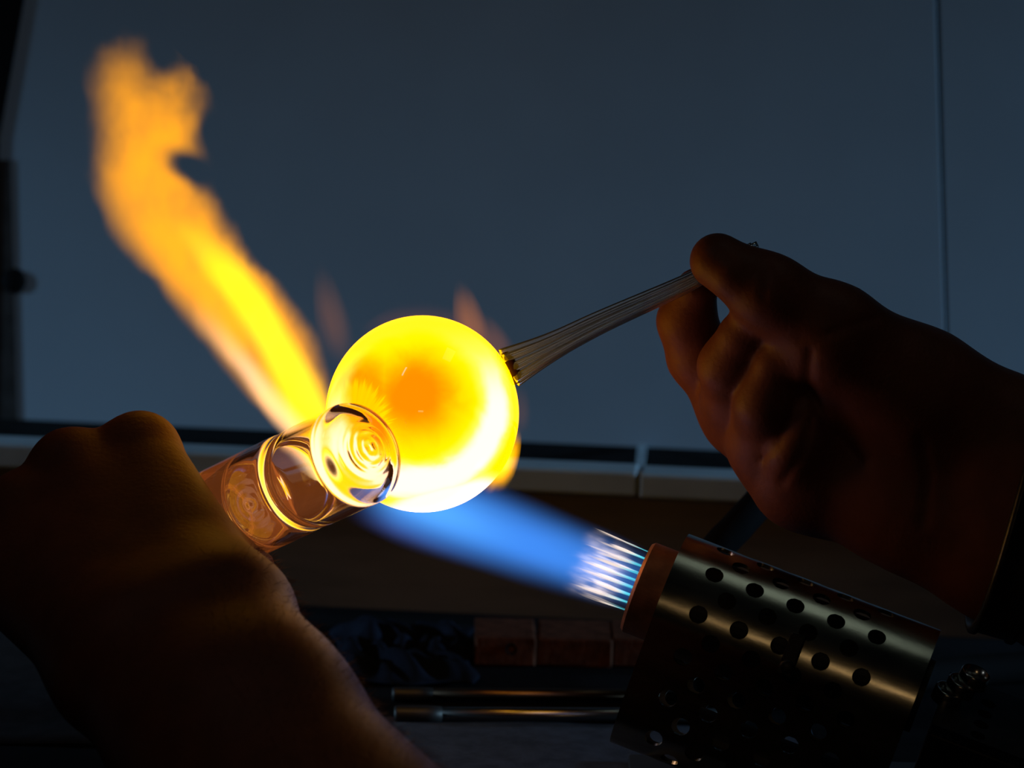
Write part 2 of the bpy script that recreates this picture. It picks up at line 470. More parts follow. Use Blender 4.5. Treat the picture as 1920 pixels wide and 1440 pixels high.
# thumbnail, on the far side of the thumb, its edge showing over the tip
bm = bmesh.new(); bmesh.ops.create_uvsphere(bm, u_segments=20, v_segments=12, radius=1)
for v in bm.verts: v.co = Vector((v.co.x * .0072, v.co.y * .0052, v.co.z * .0016))
nail = bm_obj('fingernail', bm, M_nail, rh, True)
nail.matrix_local = frame_mat(P(1374, 470, 1.1935) - base_r, V(.80, -.52, -.1), V(.45, .6, -.55))
# wristband
def ring_band(center, nrm, major_dir, A, B, width, thick):
    nrm = Vector(nrm).normalized(); e1 = Vector(major_dir); e1 = (e1 - nrm * e1.dot(nrm)).normalized(); e2 = nrm.cross(e1)
    prof = [(-.5, 0), (-.5, .7), (-.44, 1.25), (-.36, 1.25), (-.32, .85), (.32, .85), (.36, 1.25), (.44, 1.25), (.5, .7), (.5, 0)]
    seg = 72; vs, fs = [], []
    for k in range(seg):
        a = 2 * PI * k / seg
        sq = lambda q: math.copysign(abs(q) ** .78, q)
        base = e1 * (A * sq(math.cos(a))) + e2 * (B * sq(math.sin(a)))
        o_ = (e1 * math.cos(a) * B + e2 * math.sin(a) * A).normalized()
        for (x, y) in prof: vs.append(Vector(center) + base + o_ * (y * thick) + nrm * (x * width))
    n = len(prof)
    for k in range(seg):
        for j in range(n):
            fs.append((k * n + j, k * n + (j + 1) % n, ((k + 1) % seg) * n + (j + 1) % n, ((k + 1) % seg) * n + j))
    return vs, fs
vs, fs = ring_band(P(1922, 960, 1.201) - base_r, V(.96, -.27, 0), V(-.27, -.96, 0), .0385, .0243, .015, .0022)
band = mesh_obj('wristband', vs, fs, M_leather, rh); tag(band, 'black leather band with raised edges around the wrist')

# ---- the hand on the left: back of the hand to the camera, gripping the glass tube, forearm towards the lower right
LH = dict(
    index=([C(262, 850, 1.188), C(268, 868, 1.236), C(330, 960, 1.272), C(392, 1012, 1.268)], [12.2, 10.2, 9, 7.5]),
    middle=([C(132, 880, 1.184), C(150, 890, 1.234), C(220, 985, 1.270), C(285, 1050, 1.266)], [12.0, 10.2, 9, 7.5]),
    ring=([C(40, 960, 1.176), C(60, 965, 1.224), C(130, 1060, 1.258), C(195, 1115, 1.256)], [11.5, 9.6, 8.5, 7]),
    little=([C(-30, 1058, 1.165), C(-5, 1055, 1.205), C(60, 1130, 1.234), C(120, 1175, 1.234)], [10.5, 8.6, 7.4, 6]))
LTH = ([C(415, 1190, 1.150), C(432, 1085, 1.186), C(420, 1072, 1.226), C(372, 1090, 1.262)], [15, 12.5, 10, 8])
def left_hand(X):
    d = None
    for ib, (a, b, ra, rb) in enumerate((
        (C(405, 1160, 1.130), C(262, 850, 1.188), 19, 12.2), (C(330, 1210, 1.125), C(132, 880, 1.184), 18, 12.0),
        (C(270, 1225, 1.122), C(40, 960, 1.176), 18, 11.5), (C(215, 1235, 1.12), C(-30, 1058, 1.165), 17, 10.5),
        (C(395, 1155, 1.150), C(400, 1010, 1.192), 17, 13.5), (C(180, 1150, 1.150), C(60, 1080, 1.17), 18, 15),
        (C(415, 1180, 1.120), C(500, 1330, 1.092), 19, 20.5), (C(245, 1255, 1.115), C(385, 1400, 1.09), 18, 22),
        (C(500, 1330, 1.092), C(975, 1925, .99), 20.5, 36), (C(385, 1400, 1.09), C(720, 1960, .99), 22, 36))):
        e = seg_d(X, a, b, ra * mm, rb * mm)
        d = e if d is None else smin(d, e, .012 if ib < 6 else .022)
    for nme in ('index', 'middle', 'ring', 'little'):
        p, r = LH[nme]
        # knuckle, then the finger
        d = smin(d, chain(X, p, [x * mm for x in r], .005), .0045)
    p, r = LTH
    d = smin(d, chain(X, p, [x * mm for x in r], .006), .008)
    d = smax(d, -seg_d(X, np3(E), np3(E + (far - E) * 1.25), TR + .0003, TR + .0003), .001)   # the hand closes on the tube
    return d
base_l = P(330, 1210, 1.12)
E = P(676, 848, 1.150); far = P(330, 1012, 1.216); TR = .0160
lh, lv = sdf_obj('hand', left_hand, sum([v[0] for v in LH.values()], []) + LTH[0] + [C(720, 1960, .99), C(975, 1925, .99)], .04, .0013, M_skin, base_l)
tag(lh, 'left hand and bare forearm, back to the viewer, gripping the clear glass tube', 'hand')
# short hairs on the thumb-side edge of the forearm
A = np.array([C(500, 1110, 1.12), C(560, 1180, 1.1), C(720, 1330, 1.055), C(860, 1470, 1.02)])
tree = lv
hv, hf = [], []
me = lh.data; nv = len(me.vertices)
co = np.empty(nv * 3, np.float32); me.vertices.foreach_get('co', co); co = co.reshape(-1, 3)
nn = np.empty(nv * 3, np.float32); me.vertices.foreach_get('normal', nn); nn = nn.reshape(-1, 3)
wco = co + np3(base_l)
rel = wco - np3(CL); dep = rel @ np3(CF)
pxs = 960 + FPX * (rel @ np3(CR)) / dep; pys = 720 - FPX * (rel @ np3(CU)) / dep
cand = np.where((pys > 1030) & (pxs > 380) & (pys < 1500) & (nn @ np3(V(.75, .6, .1)) > .35))[0]
tang = np3((P(860, 1470, 1.0) - P(560, 1180, 1.08)).normalized())
for i in rng.choice(cand, min(1500, len(cand)), replace=False):
    p = co[i]; n_ = nn[i]; L = rng.uniform(.0022, .0048)
    dr = n_ * .55 + tang * rng.uniform(-.2, .9) + rng.normal(0, .25, 3); dr /= np.linalg.norm(dr)
    sd = np.cross(dr, n_); sd /= (np.linalg.norm(sd) + 1e-9); r0 = .00007
    b = len(hv); up = np.cross(sd, dr)
    for k in range(3):
        a = 2 * PI * k / 3; hv.append(p + (sd * math.cos(a) + up * math.sin(a)) * r0 - n_ * .0003)
    mid = p + dr * L * .55
    for k in range(3):
        a = 2 * PI * k / 3; hv.append(mid + (sd * math.cos(a) + up * math.sin(a)) * r0 * .7)
    hv.append(p + dr * L + tang * L * .25)
    for k in range(3):
        k2 = (k + 1) % 3
        hf.append((b + k, b + k2, b + 3 + k2, b + 3 + k)); hf.append((b + 3 + k, b + 3 + k2, b + 6))
hair = mesh_obj('arm_hair', hv, hf, M_hair, lh); tag(hair, 'short reddish hairs along the forearm edge', kind='stuff')

# ------------------------------------------------------------------ the glowing glass ball
BC = P(792, 776, 1.2); BR = .0302
def ball_material():
    k = NT('glowing_glass'); o = k.vec('NORMALIZE', k.obj())
    aim = lambda v: tuple(Vector(v).normalized())
    def ang(v):                                                     # degrees from a direction
        return k.mul(k.math('ARCCOSINE', k.math('MINIMUM', k.vec('DOT_PRODUCT', o, aim(v)), .99999)), 180 / PI)
    nz = k.noise(o, 2.2, 3.0, .5, .6)
    wob = k.mul(k.sub(nz, .5), 14.0)
    a1 = k.add(ang((-.10, .20, .97)), wob)
    band = k.mul(k.smooth(a1, 36, 52), k.smooth(a1, 60, 82, 1, 0))            # pale band around the viewer side
    low = k.vec('DOT_PRODUCT', o, aim((.24, -.95, .15)))                       # side the torch flame strikes
    hot = k.math('MAXIMUM', k.mul(band, k.smooth(low, -.8, .35, .12, 1.0)), k.smooth(k.add(low, k.mul(wob, .002)), .76, .91))
    core = k.add(ang((-.06, .20, .97)), k.mul(wob, 1.3))
    cool = k.smooth(core, 10, 40, 1, 0)
    side = k.add(ang((-.62, .16, .75)), k.mul(wob, 1.2))
    cool = k.math('MAXIMUM', cool, k.smooth(side, 12, 36, .92, 0))
    # feathery streaks near the neck of the tube
    tv = k.vec('MULTIPLY', k.obj(), (900, 900, 900))
    xyz = k.sep(k.obj())
    pang = k.math('ARCTAN2', k.add(xyz[1], .006), k.add(xyz[0], .021))
    st = k.noise(k.comb(k.mul(pang, 4.5), k.mul(xyz[0], 25), 0), 3.0, 5.0, .65, .5)
    near = k.smooth(k.add(ang((-.66, .05, .70)), k.mul(k.sub(st, .5), 30)), 14, 27, 1, 0)
    edge = k.smooth(k.add(ang((-.70, -.12, .70)), k.mul(k.sub(st, .5), 26)), 23, 29, 1, 0)
    cool2 = k.mul(cool, k.sub(1, k.mul(edge, .55)))
    streak = k.mul(near, k.smooth(st, .42, .6))
    col = k.mixc(cool2, (2.1, .96, .0), (1.75, .29, .0))
    col = k.mixc(k.mul(streak, .55), col, (1.9, .60, .0))
    cream = k.mixc(k.smooth(hot, .0, .55), col, (2.3, 1.02, .12))
    cream = k.mixc(k.smooth(hot, .35, 1.0), cream, (2.5, 1.5, .95))
    p = k.n('ShaderNodeBsdfPrincipled'); p.inputs['Base Color'].default_value = (.02, .01, .005, 1)
    p.inputs['Roughness'].default_value = .04; p.inputs['IOR'].default_value = 1.5
    k.put(p.inputs['Emission Color'], cream); p.inputs['Emission Strength'].default_value = 1.0
    return k.done(p.outputs[0])
bm = bmesh.new(); bmesh.ops.create_uvsphere(bm, u_segments=96, v_segments=64, radius=BR)
for v in bm.verts: v.co.y *= 1.02
ball = bm_obj('glass_ball', bm, ball_material(), None, True)
ball.matrix_world = frame_mat(BC, CR, -CF)
tag(ball, 'round ball of molten glass glowing yellow and white between the two hands', 'glass ball')

# ------------------------------------------------------------------ clear glass tube in the left hand
E = P(676, 848, 1.150); far = P(330, 1012, 1.216)
ax = (far - E).normalized(); TL = (far - E).length; TR = .0160
prof = []
def ridge(r, amp): return amp * math.cos(r / .0027 * 2 * PI) * max(0, min(1, 3 - r / .0033))
for i in range(44):                                   # rounded near end with concentric ridges
    a = PI / 2 * i / 43; r = TR * math.sin(a)
    prof.append((.0075 * (1 - math.cos(a)) - .0055 + ridge(r, .00015), r))
for i in range(1, 40):                                # straight wall with a slight waist at the inner web
    x = .002 + (TL - .008) * i / 39
    prof.append((x, TR - .0004 * math.exp(-((x - .0290) / .0030) ** 2)))
for i in range(1, 13):
    a = PI / 2 * i / 12
    prof.append((TL - .006 + .006 * math.sin(a), max(0.0, TR * (1 - .38 * (1 - math.cos(a))))))
prof.append((TL, 0))
vs, fs = lathe(prof, 96)
tube_root = empty('glass_tube', mat=frame_mat(E, ax, (0, 0, 1)))
tag(tube_root, 'clear glass tube with a ringed rounded end, held in the left hand before the ball', 'glass tube')
def set_out(o, inward=False):
    b = bmesh.new(); b.from_mesh(o.data); bmesh.ops.recalc_face_normals(b, faces=b.faces)
    if inward: bmesh.ops.reverse_faces(b, faces=b.faces)
    b.to_mesh(o.data); b.free()
to = mesh_obj('outer_wall', vs, fs, M_glowfill_glass, tube_root); set_out(to)
# one long air chamber: thick ringed base, thin wall with a slight inner swelling, ringed far bottom
IR = TR - .0024; pr_ = []
for i in range(37):
    a = PI / 2 * i / 36; r = IR * math.sin(a); pr_.append((-.0012 + .0070 * (1 - math.cos(a)) - ridge(r, .00012), r))
XA, XB = pr_[-1][0], .0480
for i in range(1, 50):
    x = XA + (XB - XA) * i / 49
    pr_.append((x, IR - .0017 * math.exp(-((x - .0290) / .0026) ** 2)))
for i in range(1, 31):
    a = PI / 2 * (1 - i / 30); r = IR * math.sin(a) if i < 30 else 0; pr_.append((XB + .0065 * math.cos(a) + ridge(r, .00012), r))
vi, fi = lathe(pr_, 96); set_out(mesh_obj('air_chamber', vi, fi, M_glass, tube_root), True)

# ------------------------------------------------------------------ bundle of thin glass rods
rods = empty('glass_rod_bundle', P(965, 690, 1.203))
tag(rods, 'bundle of thin clear glass rods running from the ball to the pinching fingers', 'glass rods')
ro = rods.location
spread = [(-1.0, 0), (-.62, 1), (-.25, 0), (.12, 1), (.48, 0), (.78, 1), (1.0, 0)]
for i, (t, lay) in enumerate(spread):
    dz = .0014 * lay
    p0 = P(953 + 15 * t, 690 + 27 * t, 1.2035 - dz)
    p1 = P(1030 + 8 * t, 652 + 19 * t, 1.2025 - dz * .8); p2 = P(1130 + 5 * t, 602 + 15 * t, 1.2015 - dz * .7)
    p3 = P(1290 + 4 * t, 530 + 11 * t, 1.199 - dz * .5)
    p4 = P(1410 + 12 * math.sin(i * 2.1), 467 + 7 * t - 6 * math.sin(i * 2.1), 1.1985 - dz * .5)
    pts = catmull([p - ro for p in (p0, p1, p2, p3, p4)], 6)
    rr = [.00105 + .0005 * max(0, 1 - j / 8) for j in range(len(pts))]
    vs, fs = tube(pts, rr, 10); mesh_obj('rod', vs, fs, M_rodglass, rods)
vs, fs = tube([P(945 + 13 * t, 661 + 29 * t, 1.203) - ro for t in (0, .5, 1, 1.5, 2.0)], [.0012, .0021, .0026, .0023, .0012], 14)
cl = mesh_obj('fused_joint', vs, fs, pbr('amber_joint', (.05, .018, .01), .45, spec=.2), rods); tag(cl, 'amber brown joint where the rods meet the ball')

# ------------------------------------------------------------------ the torch
t7 = math.radians(7)
Ax = V(.935 * math.cos(t7), -.354 * math.cos(t7), math.sin(t7))
Up = V(.354, .935, 0)
TM = frame_mat(P(1243, 1131, 1.192), Ax, Up)
torch = empty('gas_torch', mat=TM)
tag(torch, 'bench torch with a perforated steel heat shield and copper head firing a blue flame', 'torch')
R_ = .0230; R2 = .0150; FL = .031                       # egg-shaped section: upper and lower radius, distance of centres
DEL = math.asin((R_ - R2) / FL); LS = FL * math.cos(DEL)
A1 = PI / 2 + DEL; Q1 = R_ * A1; Q2 = R2 * (2 * PI - 2 * A1); PER = 2 * Q1 + 2 * LS + Q2
NROW = 26; RH_ = PER / NROW
def stadium(t, off=0.0):
    """t: length along the section from the top, first towards the camera (-y) and down; returns (y, z), (ny, nz)"""
    t = t % PER
    def at(a, R, z0): return (-math.sin(a) * (R + off), z0 + math.cos(a) * (R + off)), (-math.sin(a), math.cos(a))
    def line(f):
        (p, n) = at(A1, R_, 0); (q, _) = at(A1, R2, -FL)
        return (p[0] + (q[0] - p[0]) * f, p[1] + (q[1] - p[1]) * f), n
    if t < Q1: return at(t / R_, R_, 0)
    t -= Q1
    if t < LS: return line(t / LS)
    t -= LS
    if t < Q2: return at(A1 + t / R2, R2, -FL)
    t -= Q2
    if t < LS:
        (p, n) = line(1 - t / LS); return (-p[0], p[1]), (-n[0], n[1])
    t -= LS
    return at(2 * PI - A1 + t / R_, R_, 0)
class Perf:
    """sheet with real holes, two skins and hole walls"""
    def __init__(s, mapper, th): s.m = mapper; s.th = th; s.v = []; s.n = []; s.f = []
    def vert(s, a, b, inner, nrm=None):
        p, n = s.m(a, b, -s.th if inner else 0.0)
        s.v.append(p); s.n.append(nrm if nrm is not None else (tuple(-x for x in n) if inner else n)); return len(s.v) - 1
    def plain(s, a0, a1, b0, b1, na=1, nb=5):
        for inner in (0, 1):
            g = [[s.vert(a0 + (a1 - a0) * i / na, b0 + (b1 - b0) * j / nb, inner) for j in range(nb + 1)] for i in range(na + 1)]
            for i in range(na):
                for j in range(nb):
                    q = (g[i][j], g[i + 1][j], g[i + 1][j + 1], g[i][j + 1]); s.f.append(q if not inner else q[::-1])
    def hole(s, a0, a1, b0, b1, r, k=5):
        ca, cb = (a0 + a1) / 2, (b0 + b1) / 2; ol = []
        for i in range(k): ol.append((a0 + (a1 - a0) * i / k, b0))
        for i in range(k): ol.append((a1, b0 + (b1 - b0) * i / k))
        for i in range(k): ol.append((a1 - (a1 - a0) * i / k, b1))
        for i in range(k): ol.append((a0, b1 - (b1 - b0) * i / k))
        N = len(ol); angs = [2 * PI * (i + .5) / N for i in range(N)]
        th0 = [math.atan2(y - cb, x - ca) for x, y in ol]
        rim = []
        for i, (x, y) in enumerate(ol):
            a = th0[i]; rim.append((ca + r * math.cos(a), cb + r * math.sin(a)))
        for inner in (0, 1):
            O = [s.vert(x, y, inner) for x, y in ol]; I = [s.vert(x, y, inner) for x, y in rim]
            for i in range(N):
                j = (i + 1) % N; q = (O[i], O[j], I[j], I[i]); s.f.append(q if not inner else q[::-1])
        A_, B_ = [], []
        for i, (x, y) in enumerate(rim):
            p, n = s.m(x, y, 0); c_, _ = s.m(ca, cb, 0); d = Vector(c_) - Vector(p); d = tuple(d.normalized())
            A_.append(s.vert(x, y, 0, d)); B_.append(s.vert(x, y, 1, d))
        for i in range(N):
            j = (i + 1) % N; s.f.append((A_[i], A_[j], B_[j], B_[i]))
    def edge(s, pts, nrm):
        for (p, q) in zip(pts[:-1], pts[1:]):
            a = s.vert(p[0], p[1], 0, nrm); b = s.vert(q[0], q[1], 0, nrm); c = s.vert(q[0], q[1], 1, nrm); d = s.vert(p[0], p[1], 1, nrm)
            s.f.append((a, b, c, d))
def smap(s_, t, off):
    (y, z), (ny, nz) = stadium(t, off); return (s_, y, z), (0.0, ny, nz)
SL = .0830; PIT = .0132; HR = .00285; T0 = R_ * math.radians(51) - RH_ / 2
sh = Perf(smap, .0011)
for r in range(NROW):
    b0 = T0 + r * RH_; b1 = b0 + RH_
    st = .0062 if r % 2 == 0 else .0128; nh = 5 if r % 2 == 0 else 4
    sh.plain(0, st, b0, b1); x = st
    for k_ in range(nh): sh.hole(x, x + PIT, b0, b1, HR); x += PIT
    sh.plain(x, SL, b0, b1)
sh.edge([(0, PER * i / 120) for i in range(121)], (-1, 0, 0)); sh.edge([(SL, PER * i / 120) for i in range(121)], (1, 0, 0))
mesh_obj('heat_shield', sh.v, [q[::-1] for q in sh.f], M_steel, torch, True, sh.n)
# copper head with a recessed face and port tubes; dark core behind it
HZ = .0020; HRAD = .0148; FX = -.0095
vs, fs = lathe([(FX + .0012, 0), (FX + .0012, HRAD - .0022), (FX, HRAD - .0018), (FX, HRAD - .0008), (FX + .0010, HRAD), (.0, HRAD), (.002, HRAD), (.002, 0)], 72)
hd = mesh_obj('burner_head', vs, fs, M_copper, torch, False); hd.location = (0, 0, HZ); tag(hd, 'reddish copper burner head')
vs, fs = lathe([(.002, 0), (.002, .0165), (.070, .0165), (.074, .012), (.085, .012), (.085, 0)], 48)
mesh_obj('torch_body', vs, fs, M_blackiron, torch, False).location = (0, 0, HZ)
vs, fs = lathe([(.022, 0), (.022, .009), (.080, .009), (.080, .0)], 32)
mesh_obj('lower_barrel', vs, fs, M_blackiron, torch, False).location = (0, .006, -FL - .004)
ports = []
hexr = .0028
for i in range(-5, 6):
    for j in range(-5, 6):
        y = (i + .5 * j) * hexr; z = j * hexr * .866
        if y * y + z * z < .0104 ** 2: ports.append((y, z))
PZ = HZ + .0016
pv, pf = lathe([(FX + .0014, .0004), (FX - .0002, .0004), (FX - .0002, .0008), (FX + .0014, .0008)], 10)
port0 = mesh_obj('burner_port', pv, pf, M_dark, torch); port0.location = (0, ports[0][0], ports[0][1] + PZ)
for (y, z) in ports[1:]:
    c = port0.copy(); COL.objects.link(c); c.parent = torch; c.location = (0, y, z + PZ)
# strap with a set screw on the shield
bm = box_bm(-.0024, .0024, -.0012, .0006, -.0070, .0065, .0006)
st_ = bm_obj('shield_bracket', bm, M_blackiron, torch); st_.location = (.0435, -R_ - .0001, .0005)
vs, fs = lathe([(0, 0), (0, .0022), (.0012, .0022), (.0016, .0016), (.0016, 0)], 18)
sc_ = mesh_obj('set_screw', vs, fs, M_dark, st_); sc_.rotation_euler = (0, 0, -PI / 2); sc_.location = (0, -.0011, -.004)
# stand: post and foot plate
foot = on_bench(1480, 1500); fz = TM.inverted()
vs, fs = tube([fz @ (TM @ Vector((.045, 0, -FL - R2 + .002))), fz @ Vector((foot.x, foot.y, .003))], [.008, .009], 20)
mesh_obj('stand_post', vs, fs, M_blackiron, torch)
bm = box_bm(-.05, .05, -.035, .035, 0, .004, .001); fp = bm_obj('foot_plate', bm, M_blackiron, torch)
fp.matrix_local = fz @ Matrix.Translation((foot.x, foot.y, 0))
# valve block behind the shield: plate with holes, three bright collars
VB = empty('valve_block', mat=None); VB.parent = torch
vm = frame_mat(P(1830, 1345, 1.178), Ax, V(.30, .80, .42))
VB.matrix_local = fz @ vm
pm = Perf(lambda a, b, off: ((a, b, off), (0.0, 0.0, 1.0)), .003)
cw, ch = .0095, .0072
for i in range(6):
    for j in range(5):
        a0 = -.012 + i * cw; b0 = -.014 + j * ch
        if i in (1, 3, 4) and j < 4: pm.hole(a0, a0 + cw, b0, b0 + ch, .0024)
        else: pm.plain(a0, a0 + cw, b0, b0 + ch, 1, 1)
pl_ = mesh_obj('valve_plate', pm.v, pm.f, M_dark, VB, True, pm.n)
bm_obj('valve_box', box_bm(-.012, -.012 + 6 * cw, -.014, -.014 + 5 * ch, -.030, -.0032, .0008), M_blackiron, VB)
vs, fs = lathe([(.006, .0047), (.010, .0047), (.0104, .0044), (.0104, .0039), (.006, .0039)], 40)
cps = [(1782, 1292), (1807, 1276), (1831, 1260)]
c0_ = None
for q in cps:
    if c0_ is None: c0_ = mesh_obj('port_collar', vs, fs, M_chrome, VB, True); cc_ = c0_
    else: cc_ = c0_.copy(); COL.objects.link(cc_); cc_.parent = VB
    wpnt = P(q[0], q[1], 1.182); up_ = V(.33, .84, .42).normalized()
    cc_.matrix_local = vm.inverted() @ frame_mat(wpnt - up_ * .0104, up_, Ax)

# gas hose behind the torch
hp = catmull([P(1500, 860, 1.33), P(1440, 925, 1.31), P(1385, 985, 1.29), P(1335, 1045, 1.28), P(1310, 1150, 1.27), on_bench(1330, 1290, .006), on_bench(1450, 1300, .006), on_bench(1800, 1260, .006), on_bench(2100, 1240, .006)], 8)
vs, fs = tube(hp, [.0056] * len(hp), 16)
tag(mesh_obj('gas_hose', vs, fs, M_black), 'black rubber gas hose hanging behind the torch shield', 'hose')

# ------------------------------------------------------------------ flames
def flame_emit(k, col_out, soot=None, step=0.22):
    e = k.n('ShaderNodeEmission'); k.put(e.inputs[0], col_out); e.inputs[1].default_value = 1.0
    out = e.outputs[0]
    if soot is not None:
        ab = k.n('ShaderNodeVolumeAbsorption'); ab.inputs[0].default_value = (.25, .12, .02, 1); k.put(ab.inputs[1], soot)
        ad = k.n('ShaderNodeAddShader'); k.t.links.new(out, ad.inputs[0]); k.t.links.new(ab.outputs[0], ad.inputs[1]); out = ad.outputs[0]
    m = k.done(vol=out)
    m.cycles.volume_step_rate = step
    return m
# --- blue flame, local x runs from the burner face towards the ball
fc = TM @ Vector((FX - .0004, 0, PZ))
tgt = P(770, 938, 1.2085)
fx = (tgt - fc).normalized(); FLN = (P(655, 915, 1.213) - fc).length
FM = frame_mat(fc, fx, CU)
fire = empty('blue_flame', mat=FM)
tag(fire, 'blue gas flame blowing from the torch head against the ball', 'flame')
def blue_mat():
    k = NT('blue_flame'); o = k.obj(); x, y, z = k.sep(o)
    t = k.mul(x, 1 / FLN)
    wd = k.curve(t, [(0, .52), (.08, .59), (.25, .66), (.5, .73), (.75, .77), (1, .66)])      # x 0.02 m
    r = k.math('DIVIDE', k.math('SQRT', k.add(k.mul(y, y), k.mul(z, z))), k.mul(wd, .02))
    nz = k.noise(k.vec('MULTIPLY', o, (25, 120, 120)), 1.0, 2.0)
    r = k.add(r, k.mul(k.sub(nz, .5), .22))
    core = k.smooth(r, .2, 1.02, 1, 0)
    fade = k.mul(k.smooth(t, .78, 1.0, 1, .0), k.smooth(t, .0, .16, .45, 1))
    body = k.mul(core, fade)
    near = k.mul(k.smooth(t, .35, .75), body)
    rim = k.mul(k.smooth(r, .5, .95), body)
    c = k.vec('ADD', k.scalec((2.8, 15.5, 54.0), body), k.scalec((2.5, 10.0, 6.0), k.mul(near, k.smooth(r, .1, .8, 1, 0))))
    c = k.vec('ADD', c, k.scalec((6.0, 0.5, 8.0), k.mul(rim, k.smooth(t, .4, .9))))
    # pale inner haze around the tips of the small jets
    pf_ = k.noise(k.vec('MULTIPLY', o, (130, 420, 420)), 1.0, 2.0)
    puff = k.mul(k.mul(k.smooth(pf_, .46, .70), k.smooth(t, .03, .11)), k.mul(k.smooth(t, .14, .23, 1, 0), k.smooth(r, .6, .95, 1, 0)))
    c = k.vec('ADD', c, k.scalec((85.0, 66.0, 50.0), puff))
    return flame_emit(k, c)
N = 24
wprof = [.52, .59, .66, .73, .77, .66]
def wat(t): return np.interp(t, [0, .08, .25, .5, .75, 1], wprof) * .02
prof = [(0, 0)] + [(FLN * i / N, wat(i / N) * 1.02) for i in range(N + 1)] + [(FLN, 0)]
vs, fs = lathe(prof, 40); set_out(mesh_obj('blue_plume', vs, fs, blue_mat(), fire))
# --- small bright jets at the burner ports
def jet_mat():
    k = NT('jet_flame'); x = k.sep(k.obj())[0]; L = .0165
    t = k.mul(x, 1 / L)
    rnd = k.n('ShaderNodeObjectInfo').outputs['Random']
    c = k.mixc(k.smooth(t, .12, .5), (.12, .85, 1.0), (1.05, .84, .70))
    c = k.mixc(k.smooth(t, .80, 1.0), c, (1.0, .75, .55))
    al = k.mul(k.smooth(t, .0, .45, .30, .75), k.smooth(t, .62, 1.0, 1, .0))
    al = k.mul(al, k.smooth(rnd, 0, 1, .12, .6))
    e = k.n('ShaderNodeEmission'); k.put(e.inputs[0], c); e.inputs[1].default_value = 1.0
    tr = k.n('ShaderNodeBsdfTransparent'); mx = k.n('ShaderNodeMixShader')
    k.put(mx.inputs[0], al); k.t.links.new(tr.outputs[0], mx.inputs[1]); k.t.links.new(e.outputs[0], mx.inputs[2])
    return k.done(mx.outputs[0])
L = .0165
jv, jf = lathe([(0, 0), (0, .00012), (L * .3, .00015), (L * .55, .00026), (L * .8, .00022), (L, 0)], 8)
jm = jet_mat(); j0 = None
tinv = FM.inverted()
for (y, z) in ports:
    if j0 is None: j0 = mesh_obj('flame_jet', jv, jf, jm, fire); j = j0
    else: j = j0.copy(); COL.objects.link(j); j.parent = fire
    bpnt = TM @ Vector((FX - .0003, y, z + PZ))
    dr = (TM.to_3x3() @ Vector((-1, y * 3.0 + rng.normal(0, .02), z * 4.0 + rng.normal(0, .02)))).normalized()
    m_ = tinv @ frame_mat(bpnt, dr, CU)
    j.matrix_local = m_ @ Matrix.Diagonal((rng.uniform(.55, 1.28), rng.uniform(.7, 1.9), rng.uniform(.7, 1.9), 1))

